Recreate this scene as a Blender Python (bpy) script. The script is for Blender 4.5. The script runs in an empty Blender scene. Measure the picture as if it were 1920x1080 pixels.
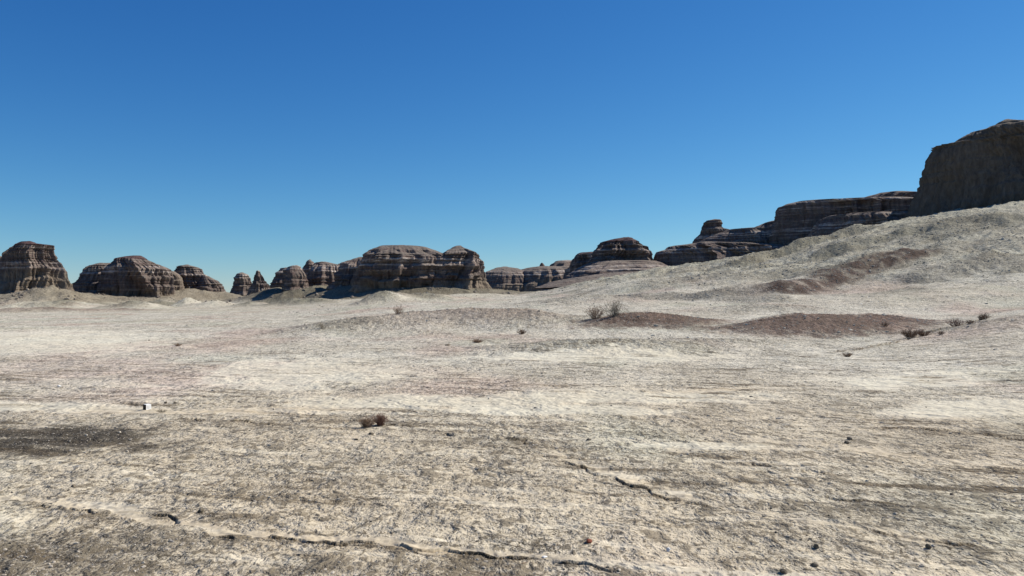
import bpy, math, random
import numpy as np

# ------------------------------------------------------------------ camera, sky, sun, exposure
S = bpy.context.scene
COL = S.collection
F, CX, HY, EYE = 1507.0, 960.0, 562.0, 3.0        # focal length and horizon of the photo in its pixels, eye height in m
cam = bpy.data.cameras.new("camera"); camo = bpy.data.objects.new("camera", cam); COL.objects.link(camo)
cam.sensor_width = 36; cam.lens = 36 * F / 1920; cam.shift_y = (HY - 540) / 1920
cam.clip_start = 0.1; cam.clip_end = 20000
camo.location = (0, 0, EYE); camo.rotation_euler = (math.pi / 2, 0, 0)
S.camera = camo
SUN_AZ, SUN_EL = math.radians(66), math.radians(43)     # azimuth clockwise from the view direction (+Y)
W = bpy.data.worlds.new("World"); S.world = W; W.use_nodes = True
wn = W.node_tree.nodes; wl = W.node_tree.links
sky = wn.new("ShaderNodeTexSky"); sky.sky_type = 'NISHITA'; sky.sun_disc = False
sky.sun_elevation = SUN_EL; sky.sun_rotation = SUN_AZ
sky.altitude = 900; sky.air_density = 1.0; sky.dust_density = 0.0; sky.ozone_density = 1.5
# dry, very clear desert air: a deeper blue overhead, paling towards the horizon (gain and power per channel)
sp_ = wn.new("ShaderNodeSeparateColor"); cb_ = wn.new("ShaderNodeCombineColor"); wl.new(sky.outputs[0], sp_.inputs[0])
for k, (gain, power) in enumerate(((0.192, 1.656), (0.641, 1.198), (1.640, 0.852))):
    pw = wn.new("ShaderNodeMath"); pw.operation = 'POWER'; wl.new(sp_.outputs[k], pw.inputs[0]); pw.inputs[1].default_value = power
    mu = wn.new("ShaderNodeMath"); mu.operation = 'MULTIPLY'; wl.new(pw.outputs[0], mu.inputs[0]); mu.inputs[1].default_value = gain
    wl.new(mu.outputs[0], cb_.inputs[k])
wl.new(cb_.outputs[0], wn['Background'].inputs[0])
wn['Background'].inputs[1].default_value = 0.062
sl = bpy.data.lights.new("sun", 'SUN'); sl.energy = 4.8; sl.angle = math.radians(0.5); sl.color = (1, 0.945, 0.86)
slo = bpy.data.objects.new("sun", sl); COL.objects.link(slo); slo.location = (60, 20, 80)
slo.rotation_euler = (math.pi / 2 - SUN_EL, 0, -SUN_AZ + math.pi)
S.view_settings.view_transform = 'Standard'; S.view_settings.look = 'None'
S.view_settings.exposure = 0.36; S.view_settings.gamma = 1

# ------------------------------------------------------------------ numpy noise
def _h(ix, iy, iz, seed):
    h = (ix.astype(np.int64) * 374761393 + iy.astype(np.int64) * 668265263 + iz.astype(np.int64) * 2147483647 + seed * 1274126177) & 0xffffffff
    h = ((h ^ (h >> 13)) * 1274126177) & 0xffffffff
    h = ((h ^ (h >> 15)) * 2246822519) & 0xffffffff
    return (h ^ (h >> 16)) & 0xffffffff
def n2(x, y, seed=0):
    xi = np.floor(x); yi = np.floor(y); xf = x - xi; yf = y - yi
    u = xf * xf * xf * (xf * (xf * 6 - 15) + 10); v = yf * yf * yf * (yf * (yf * 6 - 15) + 10)
    z0 = np.zeros_like(xi)
    def g(dx, dy):
        a = _h(xi + dx, yi + dy, z0, seed) * (2 * np.pi / 4294967296.0)
        return np.cos(a) * (xf - dx) + np.sin(a) * (yf - dy)
    a = g(0, 0); b = g(1, 0); c = g(0, 1); d = g(1, 1)
    return 1.5 * (a + u * (b - a) + v * (c - a) + u * v * (a - b - c + d))
def n3(x, y, z, seed=0):
    xi = np.floor(x); yi = np.floor(y); zi = np.floor(z); xf = x - xi; yf = y - yi; zf = z - zi
    u = xf * xf * (3 - 2 * xf); v = yf * yf * (3 - 2 * yf); w = zf * zf * (3 - 2 * zf)
    def g(a, b, c): return _h(xi + a, yi + b, zi + c, seed) / 2147483648.0 - 1
    def L(a, b, t): return a + (b - a) * t
    return L(L(L(g(0,0,0), g(1,0,0), u), L(g(0,1,0), g(1,1,0), u), v), L(L(g(0,0,1), g(1,0,1), u), L(g(0,1,1), g(1,1,1), u), v), w)
def fbm(x, y, o, seed=0, gain=0.5):
    r = 0; a = 1.0
    for k in range(o): r = r + a * n2(x, y, seed + k * 17); x = x * 2.03 + 5.2; y = y * 2.03 - 3.1; a *= gain
    return r
def ridged(x, y, o, seed=0, gain=0.5):
    r = 0; a = 1.0
    for k in range(o): r = r + a * (1 - 2 * np.abs(n2(x, y, seed + k * 31))); x = x * 2.1 + 1.7; y = y * 2.1 + 9.2; a *= gain
    return r
def sst(a, b, x):
    t = np.clip((x - a) / (b - a), 0, 1); return t * t * (3 - 2 * t)
def n1(z, seed): return n2(z, np.full_like(z, 0.37), seed)
def strata(z):      # hardness of the rock beds by height: > 0 stands out as a ledge
    zz = z + 100
    h = np.tanh(3.5 * n1(zz / 2.1, 5)) * 0.42 + np.tanh(4 * n1(zz / 0.72, 11)) * 0.5 + n1(zz / 0.36, 19) * 0.45
    return h

# ------------------------------------------------------------------ placing helpers
def wx(px, Y): return (px - CX) / F * Y
def wz(py, Y): return EYE + (HY - py) / F * Y

def mesh_obj(name, V, Fc, mat, parent=None, smooth=True, attrs=None):
    me = bpy.data.meshes.new(name)
    if isinstance(V, np.ndarray):
        me.vertices.add(len(V)); me.vertices.foreach_set("co", V.astype(np.float32).ravel())
        if isinstance(Fc, np.ndarray):
            n, k = Fc.shape
            me.loops.add(n * k); me.loops.foreach_set("vertex_index", Fc.astype(np.int32).ravel())
            me.polygons.add(n); me.polygons.foreach_set("loop_start", (np.arange(n) * k).astype(np.int32))
            me.update(calc_edges=True); me.validate()
    if len(me.polygons) == 0: me.clear_geometry(); me.from_pydata([tuple(v) for v in V], [], [tuple(f) for f in Fc]); me.update()
    me.polygons.foreach_set("use_smooth", np.full(len(me.polygons), smooth))
    for k, a in (attrs or {}).items():
        if a.ndim == 2:
            at = me.attributes.new(k, 'FLOAT_COLOR', 'POINT')
            at.data.foreach_set("color", np.c_[a, np.ones(len(a))].astype(np.float32).ravel())
        else:
            at = me.attributes.new(k, 'FLOAT', 'POINT'); at.data.foreach_set("value", a.astype(np.float32))
    me.materials.append(mat)
    o = bpy.data.objects.new(name, me); COL.objects.link(o); o.parent = parent
    return o
def tag(o, label=None, cat=None, group=None, kind=None):
    if label: o['label'] = label
    if cat: o['category'] = cat
    if group: o['group'] = group
    if kind: o['kind'] = kind
    return o

# ------------------------------------------------------------------ materials
class NT:
    def __init__(s, name):
        s.m = bpy.data.materials.new(name); s.m.use_nodes = True; s.t = s.m.node_tree; s.n = s.t.nodes; s.b = s.n['Principled BSDF']
        s.b.inputs['Roughness'].default_value = 0.95; s.b.inputs['Specular IOR Level'].default_value = 0.15
    def new(s, ty, **k):
        x = s.n.new(ty)
        for a, v in k.items(): setattr(x, a, v)
        return x
    def link(s, a, b): s.t.links.new(a, b)
    def val(s, sock, v):
        if isinstance(v, bpy.types.NodeSocket): s.link(v, sock)
        else: sock.default_value = v
    def pos(s, sc=(1, 1, 1)):
        g = s.new('ShaderNodeNewGeometry'); m = s.new('ShaderNodeVectorMath', operation='MULTIPLY')
        s.link(g.outputs['Position'], m.inputs[0]); m.inputs[1].default_value = sc; return m.outputs[0]
    def noise(s, vec, scale, det=3, rough=0.55, dist=0):
        x = s.new('ShaderNodeTexNoise'); s.link(vec, x.inputs['Vector']); x.inputs['Scale'].default_value = scale
        x.inputs['Detail'].default_value = det; x.inputs['Roughness'].default_value = rough; x.inputs['Distortion'].default_value = dist
        return x.outputs['Fac']
    def vor(s, vec, scale, feat='F1'):
        x = s.new('ShaderNodeTexVoronoi', feature=feat); s.link(vec, x.inputs['Vector']); x.inputs['Scale'].default_value = scale
        return x.outputs['Distance']
    def math(s, op, a, b=0.0, c=0.0):
        x = s.new('ShaderNodeMath', operation=op); s.val(x.inputs[0], a); s.val(x.inputs[1], b); s.val(x.inputs[2], c); return x.outputs[0]
    def ss(s, a, b, x, lo=0.0, hi=1.0):
        r = s.new('ShaderNodeMapRange', interpolation_type='SMOOTHSTEP'); s.val(r.inputs['Value'], x)
        s.val(r.inputs['From Min'], a); s.val(r.inputs['From Max'], b); r.inputs['To Min'].default_value = lo; r.inputs['To Max'].default_value = hi
        return r.outputs['Result']
    def mix(s, f, a, b, bt='MIX'):
        x = s.new('ShaderNodeMix', data_type='RGBA', blend_type=bt); s.val(x.inputs['Factor'], f)
        for sock, v in ((x.inputs['A'], a), (x.inputs['B'], b)):
            if isinstance(v, tuple): sock.default_value = v + (1,) if len(v) == 3 else v
            else: s.link(v, sock)
        return x.outputs['Result']
    def attr(s, name, out='Fac'): x = s.new('ShaderNodeAttribute', attribute_name=name); return x.outputs[out]
    def bump(s, h, dist, strength=1.0, prev=None):
        x = s.new('ShaderNodeBump'); s.link(h, x.inputs['Height']); x.inputs['Distance'].default_value = dist; x.inputs['Strength'].default_value = strength if isinstance(strength, float) else 1
        if prev is not None: s.link(prev, x.inputs['Normal'])
        if not isinstance(strength, float): s.link(strength, x.inputs['Strength'])
        return x.outputs[0]
    def out(s, col, nrm=None):
        s.link(col, s.b.inputs['Base Color'])
        if nrm is not None: s.link(nrm, s.b.inputs['Normal'])
        return s.m

def ground_material():
    t = NT("dry_salt_crust"); base = t.attr('soil', 'Color'); dk = t.math('MINIMUM', t.attr('speck'), 1.25)
    P = t.pos(); Px = t.pos((1.1, 0.6, 1))
    # crumbs, clods and dark earth showing through the pale crust, at four sizes
    a = t.noise(Px, 26, 3, 0.6); b = t.noise(Px, 8.5, 4, 0.62, 0.6); c = t.noise(Px, 2.4, 4, 0.62, 0.5); d = t.noise(P, 0.62, 4, 0.65, 0.3)
    e = t.noise(P, 0.09, 3, 0.6)
    thr = t.math('SUBTRACT', 0.592, t.math('MULTIPLY', dk, 0.12))
    def spot(n, w, off=0.0): return t.ss(t.math('ADD', thr, off), t.math('ADD', thr, off + w), n)
    s1 = spot(a, 0.05); s2 = spot(b, 0.035, 0.003); s3 = spot(c, 0.035, 0.012); s4 = spot(d, 0.09, 0.0)
    big = t.math('MAXIMUM', t.math('MULTIPLY', s3, 0.62), t.math('MULTIPLY', t.math('MULTIPLY', s4, t.ss(0.42, 0.56, b, 0.25, 1.0)), t.math('MULTIPLY_ADD', dk, 0.30, 0.05)))
    sm = t.math('MAXIMUM', t.math('MULTIPLY', s1, 0.55), t.math('MULTIPLY', s2, 0.70))
    dark = t.math('MAXIMUM', big, sm)
    warp = t.new('ShaderNodeVectorMath', operation='ADD'); t.link(P, warp.inputs[0])
    wn_ = t.new('ShaderNodeTexNoise'); t.link(P, wn_.inputs['Vector']); wn_.inputs['Scale'].default_value = 3.0; wn_.inputs['Detail'].default_value = 4
    ws = t.new('ShaderNodeVectorMath', operation='SCALE'); t.link(wn_.outputs['Color'], ws.inputs[0]); ws.inputs['Scale'].default_value = 1.1; t.link(ws.outputs[0], warp.inputs[1])
    crk = t.math('MULTIPLY', t.ss(-.3, .1, dk), t.math('MULTIPLY', t.ss(0.030, 0.012, t.vor(warp.outputs[0], 1.7, 'DISTANCE_TO_EDGE')), t.ss(0.50, 0.60, t.noise(P, 0.8, 4, 0.6))))
    dark = t.math('MAXIMUM', dark, t.math('MULTIPLY', crk, 0.85))
    tone = t.mix(t.ss(0.35, 0.65, e), (1.0, 0.97, 0.925), (1.08, 1.08, 1.06))
    base = t.mix(1.0, base, tone, 'MULTIPLY')
    fine = t.mix(t.ss(0.3, 0.7, t.noise(P, 5.0, 5, 0.7)), (0.84, 0.825, 0.80), (1.16, 1.16, 1.15))
    base = t.mix(1.0, base, fine, 'MULTIPLY')
    earth = t.mix(0.55, base, (0.075, 0.056, 0.034))
    earth = t.mix(1.0, earth, (0.34, 0.31, 0.26), 'MULTIPLY')
    col = t.mix(dark, base, earth)
    rg = t.ss(-0.45, 0.30, dk, 0.12, 1.0); n = t.bump(crk, -0.02, 1.0); n = t.bump(c, 0.16, rg, n); n = t.bump(b, 0.075, rg, n); n = t.bump(a, 0.022, rg, n); n = t.bump(d, 0.5, 0.9, n)
    return t.out(col, n)
MAT_GROUND = ground_material()

def rock_material():
    t = NT("banded_mudstone"); st = t.attr('bed'); zone = t.attr('tint')
    g = t.new('ShaderNodeNewGeometry'); P = t.pos(); PZ = t.pos((0.07, 0.07, 1.0))
    w = t.math('ADD', t.math('MULTIPLY', st, 0.17), t.noise(PZ, 1.7, 4, 0.75))
    r = t.new('ShaderNodeValToRGB'); t.link(w, r.inputs[0]); cr = r.color_ramp
    cols = [(0.0, (0.08, 0.069, 0.062)), (0.34, (0.109, 0.095, 0.084)), (0.42, (0.158, 0.107, 0.091)), (0.49, (0.128, 0.107, 0.09)),
            (0.56, (0.195, 0.163, 0.134)), (0.61, (0.191, 0.135, 0.115)), (0.67, (0.349, 0.3, 0.259)), (0.80, (0.525, 0.465, 0.405))]
    cr.elements[0].position = 0; cr.elements[0].color = cols[0][1] + (1,)
    cr.elements[1].position = cols[-1][0]; cr.elements[1].color = cols[-1][1] + (1,)
    for p, c in cols[1:-1]: e = cr.elements.new(p); e.color = c + (1,)
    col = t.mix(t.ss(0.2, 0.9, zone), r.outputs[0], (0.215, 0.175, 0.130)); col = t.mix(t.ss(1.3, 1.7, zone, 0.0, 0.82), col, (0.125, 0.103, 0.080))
    n1_ = t.noise(t.pos((1, 1, 0.35)), 0.9, 5, 0.7); n2_ = t.noise(P, 3.2, 4, 0.7)
    col = t.mix(1.0, col, t.mix(t.ss(0.3, 0.7, n1_), (0.72, 0.70, 0.70), (1.25, 1.24, 1.2)), 'MULTIPLY')
    # pale dust lies on what faces up
    sep = t.new('ShaderNodeSeparateXYZ'); t.link(g.outputs['True Normal'], sep.inputs[0])
    dust = t.math('MULTIPLY', t.ss(0.75, 0.97, sep.outputs[2]), 0.4)
    col = t.mix(dust, col, (0.29, 0.25, 0.20))
    nn = t.bump(n1_, 0.7, 0.9); nn = t.bump(n2_, 0.25, 0.9, nn)
    return t.out(col, nn)
MAT_ROCK = rock_material()
def cap_material():
    t = NT("red_cap_bed"); P = t.pos(); n = t.noise(t.pos((0.3, 0.3, 2.5)), 1.2, 4, 0.65); n2_ = t.noise(P, 2.5, 4, 0.7)
    col = t.mix(t.ss(0.35, 0.65, n), (0.060, 0.028, 0.028), (0.12, 0.085, 0.075))
    return t.out(col, t.bump(n2_, 0.35, 0.9))
MAT_CAP = cap_material()
def simple_mat(name, c1, c2, scale, bump, rough=0.9):
    t = NT(name); t.b.inputs['Roughness'].default_value = rough
    g = t.new('ShaderNodeTexCoord'); n = t.noise(g.outputs['Object'], scale, 5, 0.65)
    return t.out(t.mix(t.ss(0.35, 0.65, n), c1, c2), t.bump(n, bump))
MAT_TWIG = simple_mat("dry_brown_twigs", (0.17, 0.105, 0.065), (0.28, 0.195, 0.13), 9, 0.002)
MAT_TWIG_RED = simple_mat("dry_reddish_twigs", (0.15, 0.075, 0.052), (0.26, 0.155, 0.11), 9, 0.002)
MAT_TWIG_PALE = simple_mat("dry_grey_twigs", (0.20, 0.17, 0.12), (0.30, 0.26, 0.20), 9, 0.002)
MAT_TWIG_TAN = simple_mat('tan_twigs', (0.19, 0.125, 0.08), (0.30, 0.21, 0.145), 9, 0.002)
MAT_WHITE = simple_mat("white_painted_concrete", (0.80, 0.79, 0.75), (0.88, 0.87, 0.83), 20, 0.002)
MAT_SIDE = simple_mat('dark_brown_side', (0.035, 0.028, 0.02), (0.06, 0.05, 0.038), 14, 0.002)
MAT_OLD = simple_mat("weathered_white_plaster", (0.70, 0.69, 0.65), (0.80, 0.79, 0.75), 14, 0.003)
MAT_DARKSTONE = simple_mat("dark_earth_stone", (0.10, 0.082, 0.056), (0.24, 0.20, 0.145), 12, 0.01)
MAT_PALESTONE = simple_mat("pale_stone", (0.62, 0.60, 0.55), (0.78, 0.77, 0.73), 12, 0.01)
MAT_REDSTONE = simple_mat("rust_red_stone", (0.17, 0.05, 0.028), (0.28, 0.10, 0.06), 12, 0.01)
MAT_PEBBLE = simple_mat("mixed_pebbles", (0.07, 0.06, 0.045), (0.30, 0.27, 0.22), 1.7, 0.01)

# ------------------------------------------------------------------ terrain height
YN = np.array([0, 8, 15, 25, 35, 45, 56, 66, 76, 90, 120, 160, 200, 230, 280, 330, 420, 700, 1500, 5000.])
# columns: picture x of the photo -> ground height at each depth YN
TAB = {
 -900: [0,0,0,0,0,0,0,0,0,0, 0,.1,.4,.8,1.6,2.5,3,4,6,8],
    0: [0,0,0,0,0,0,0,0,0,0, 0,.1,.5,.9,1.9,3.0,3.4,4,6,8],
  200: [0,0,0,0,0,0,0,0,0,0, 0,.1,.5,.9,1.7,2.8,3.4,4,6,8],
  420: [0,0,0,0,0,0,0,.02,.05,.1,.2,.3,.7,1.1,1.7,2.7,3.4,4,6,8],
  560: [0,0,0,0,0,0,0,.1,.2,.3,.5,.8,1.3,1.7,2.6,3.2,3.6,4,6,8],
  700: [0,0,0,0,0,0,.02,.15,.4,.7,1.4,2.2,2.9,3.2,3.6,3.9,4,4.5,6,8],
  850: [0,0,0,0,0,0,.05,.2,.5,.9,1.6,2.6,3.4,4.0,4.6,4.6,4.6,5,6,8],
 1000: [0,0,0,0,0,.05,.1,.35,.7,1.1,2.0,3.0,3.9,4.3,4.6,5.5,7,8,8,8],
 1120: [0,0,0,0,0,.10,.15,.6,1.0,1.3,2.3,4.2,7.0,8.2,8.4,9,10,10,10,8],
 1230: [0,0,0,0,0,.12,.2,.8,1.25,1.5,2.9,6.0,9.3,10.8,10.6,10,10,10,10,8],
 1300: [0,0,0,0,0,.12,.2,.7,1.25,1.6,3.1,6.6,10.4,12.2,11.8,11,10,10,10,8],
 1450: [0,0,0,0,0,.1,.2,.9,1.4,1.8,3.6,8.3,13.6,16.2,16.0,14,12,10,10,8],
 1600: [0,0,0,0,0,.05,.2,1.0,1.5,1.9,4.4,10.8,18.8,22.4,22.6,20,15,10,10,8],
 1750: [0,0,0,.0,.1,.35,.75,.8,1.2,2.0,5.8,14.2,23.0,27.0,28.5,26,20,12,10,8],
 1920: [0,0,0,.1,.45,1.1,2.0,2.3,2.1,2.6,7.4,17.6,26.6,30.6,33,32,24,14,10,8],
 2300: [0,0,.0,.4,1.0,2.0,3.0,3.4,3.6,4.4,9.5,20,29,34,38,38,28,16,10,8],
 3200: [0,0,.1,.6,1.3,2.3,3.3,3.8,4.2,5.2,10.5,21,30,35,40,40,28,16,10,8]}
TPX = np.array(sorted(TAB), float); TZ = np.array([TAB[int(k)] for k in TPX])
GY = np.linspace(0, math.log(5001), 500); GP = np.linspace(-900, 3200, 400)
def _smooth(a, n, ax):
    k = np.hanning(n + 2)[1:-1]; k /= k.sum()
    pad = [(0, 0), (0, 0)]; pad[ax] = (n // 2, n // 2); a = np.pad(a, pad, mode='edge')
    return np.apply_along_axis(lambda v: np.convolve(v, k, 'valid'), ax, a)
_A = np.array([np.interp(GY, np.log(YN + 1), r) for r in TZ])
_B = np.array([np.interp(GP, TPX, _A[:, j]) for j in range(len(GY))]).T
_B = _smooth(_smooth(_B, 21, 0), 15, 1)
def base_z(x, y):
    yy = np.maximum(y, 0.5); r = np.hypot(x, y)
    px = np.where(y > 0.5, CX + F * x / yy, np.where(x > 0, 3200, -900)); px = np.clip(px, -900, 3200)
    d = np.where(px > 2600, np.maximum(r * 0.68, yy), yy); d = np.where((px < -700), np.maximum(r * .6, yy), d)
    i = (px + 900) / (GP[1] - GP[0]); j = np.log(np.minimum(d, 4900) + 1) / (GY[1] - GY[0])
    i0 = np.clip(i.astype(int), 0, len(GP) - 2); j0 = np.clip(j.astype(int), 0, len(GY) - 2); fi = np.clip(i - i0, 0, 1); fj = np.clip(j - j0, 0, 1)
    z = (_B[i0, j0] * (1 - fi) + _B[i0 + 1, j0] * fi) * (1 - fj) + (_B[i0, j0 + 1] * (1 - fi) + _B[i0 + 1, j0 + 1] * fi) * fj
    return z * sst(-60, 10, y)

# mounds: px, Y, half width x (m), half depth (m), height, soil kind ('grey' is shade painted on one side), front steepness
MOUNDS = [
 (1212, 72, 6.8, 6.5, 0.75, 'red'), (1520, 64, 8.2, 6.5, 0.95, 'red'), (1640, 70, 5.5, 6, 0.5, 'red'),
 (1150, 47, 9.5, 4.5, 0.5, 'grit'), (1340, 51, 7, 3.5, 0.22, 'grit'),
 (740, 78, 10, 15, 0.7, 'brown'), (900, 84, 11, 16, 0.8, 'brown'), (640, 74, 6, 8, 0.45, 'grit'), (1010, 78, 8, 11, 0.55, 'brown'),
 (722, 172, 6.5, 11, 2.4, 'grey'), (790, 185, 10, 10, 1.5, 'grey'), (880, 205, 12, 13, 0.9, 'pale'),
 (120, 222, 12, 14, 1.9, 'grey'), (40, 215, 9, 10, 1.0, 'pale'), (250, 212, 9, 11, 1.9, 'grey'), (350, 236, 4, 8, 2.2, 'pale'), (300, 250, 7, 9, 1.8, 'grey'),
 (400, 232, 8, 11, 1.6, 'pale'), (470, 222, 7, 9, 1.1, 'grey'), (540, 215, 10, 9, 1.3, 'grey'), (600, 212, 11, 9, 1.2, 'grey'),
 (30, 176, 11, 9, 0.9, 'redpale'), (130, 180, 10, 8, 0.65, 'redpale'), (230, 186, 10, 7, 0.5, 'redpale'), (-120, 200, 14, 12, 1.3, 'pale'),
 (1180, 160, 9, 16, 1.2, 'pale'), (1090, 128, 13, 14, 0.9, 'grit'), (1300, 150, 14, 16, 0.9, 'grit'),
 (92, 246, 10, 16, 3.2, 'fan'), (5, 240, 9, 13, 0.8, 'fan'), (150, 246, 11, 14, 1.2, 'fan'), (305, 282, 11, 13, 1.4, 'fan'), (345, 305, 12, 13, 1.6, 'fan'),
 (486, 272, 11, 12, 1.6, 'scree'), (545, 262, 9, 11, 1.3, 'scree'), (590, 268, 9, 12, 1.6, 'scree'), (645, 250, 10, 11, 1.5, 'scree'), (712, 240, 10, 11, 1.9, 'scree'), (420, 320, 14, 14, 1.5, 'scree'),
 (1440, 90, 9, 8, .5, 'grit'), (1760, 96, 12, 12, 0.7, 'pale'), (1880, 52, 5.5, 6, 0.25, 'grit'),
]
# spurs running over the hillside: polyline of (px, Y), height, width on the camera side, width behind, colour of the camera side
# smooth sandy wheel tracks curving over the flat: (px, py) on flat ground, half width in m
TRACKS = [([(-40,762),(120,766),(300,773),(480,772),(640,764),(800,757),(960,752),(1120,744),(1300,735),(1480,722)], .42, .85),
          ([(420,778),(640,772),(850,766),(1040,757),(1230,750)], .30, .6),
          ([(-40,936),(100,943),(200,960),(330,984),(420,1004),(560,1012),(700,1020),(860,1038),(1000,1050),(1200,1066)], .13, .8),
          ([(1000,838),(1080,868),(1180,900),(1290,932),(1420,962),(1600,990),(1800,1024)], .14, .6),
          ([(1380,820),(1500,832),(1650,848),(1800,866),(1960,890)], .16, .5), ([(1240,846),(1330,838),(1420,838),(1520,846)], .16, .6)]
SPURS = [
 ([(1420, 111), (1480, 119), (1540, 126), (1640, 139), (1735, 149)], 1.7, 5.5, 13.0, 'redspur'),
 ([(1500, 165), (1600, 172), (1720, 176), (1850, 172), (1960, 160)], 1.2, 6.0, 14.0, 'grey'),
 ([(1350, 175), (1450, 190), (1560, 200), (1680, 205)], 1.6, 4.5, 12.0, 'grey'),
 ([(1180, 130), (1300, 122), (1420, 112), (1500, 100)], 0.7, 5.0, 9.0, 'grit'),
 ([(1690, 118), (1800, 122), (1930, 124)], 0.9, 6.0, 9.0, 'grit'),
]
# broken lips and cracks in the near crust: polyline (px, py on flat ground), lip height m, groove depth
CRACKS = [
 ([(40,948),(120,952),(165,964),(235,970),(290,973),(322,975),(340,987)], 0.030),
 ([(400,1012),(470,1020),(540,1018),(620,1024),(700,1026),(780,1034),(860,1044),(930,1050),(1010,1056),(1090,1062),(1180,1078)], 0.034),
 ([(1050,860),(1088,880),(1130,892),(1170,908),(1210,925),(1260,939),(1330,948)], 0.035),
 ([(810,812),(850,817),(900,819),(950,822),(1000,834)], 0.05),
 ([(330,788),(400,792),(450,794),(510,800)], 0.05),
 ([(600,804),(660,803),(720,798),(800,801)], 0.035),
 ([(1640,806),(1700,805),(1780,812),(1850,818),(1920,828)], 0.05),
 ([(1350,868),(1430,874),(1500,884),(1560,890)], 0.03),
 ([(1620,990),(1700,1010),(1780,1020),(1860,1040),(1920,1050)], 0.03),
 ([(1500,930),(1600,935),(1700,950),(1800,955)], 0.025),
 ([(560,560*0+1050),(600,1052),(640,1050)], 0.02),
 ([(1560,688),(1620,670),(1680,655),(1740,636),(1800,612),(1850,596)], 0.10),
]
# patches of darker soil, and dark grey ones at the near left: px, py on flat ground, half width px, half height px, strength
DARK = [(60,828,230,34,1.0),(190,822,120,22,.5),(150,1045,240,46,.75),(300,1010,110,30,.4),(20,1070,160,30,.6),(760,1068,220,20,.6),(600,1070,90,14,.5),
        (1790,822,190,24,.6),(1275,905,50,16,.9),(1600,945,170,26,.45),(1750,975,190,36,.55),(1850,1030,120,30,.35),(1420,880,120,16,.35),
        (900,822,110,10,.4),(1340,770,60,14,.35),(1680,765,80,10,.3),(1000,840,160,16,.35),(1450,1020,200,50,.25),(500,800,160,12,.3)]
PALE = [(820,755,330,14),(1000,770,260,10),(1150,745,300,12),(1120,672,240,9),(1720,715,170,16),(80,640,260,24),(60,765,150,10),(1340,835,150,8),(560,700,200,30),(1800,770,160,20)]

def dseg(x, y, pts):
    """distance to a polyline, signed side (+ = far side) and position along it"""
    best = np.full(x.shape, 1e9); side = np.zeros_like(x); par = np.zeros_like(x); n = len(pts) - 1
    for k in range(n):
        (ax, ay), (bx, by) = pts[k], pts[k + 1]; ux, uy = bx - ax, by - ay; L2 = ux * ux + uy * uy + 1e-9
        t = np.clip(((x - ax) * ux + (y - ay) * uy) / L2, 0, 1); qx = x - ax - t * ux; qy = y - ay - t * uy
        d = np.hypot(qx, qy); m = d < best
        best = np.where(m, d, best); side = np.where(m, np.sign(ux * qy - uy * qx), side); par = np.where(m, (k + t) / n, par)
    return best, side, par

C_PALE = np.array([0.575, 0.54, 0.47]); C_NEAR = np.array([0.50, 0.44, 0.35]); C_PINK = np.array([0.52, 0.425, 0.37]); C_GREEN = np.array([0.49, 0.49, 0.405])
SOIL_AND_SHADE = {'red': (0.20, 0.122, 0.096), 'redspur': (0.125, 0.078, 0.066), 'grit': (0.42, 0.395, 0.34), 'brown': (0.44, 0.365, 0.315), 'grey': (0.22, 0.215, 0.16),  # 'grey' holds the shade painted on the mounds
        'fan': (0.36, 0.315, 0.245), 'scree': (0.24, 0.215, 0.165),
        'pale': (0.53, 0.50, 0.42), 'redpale': (0.36, 0.28, 0.23)}

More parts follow.
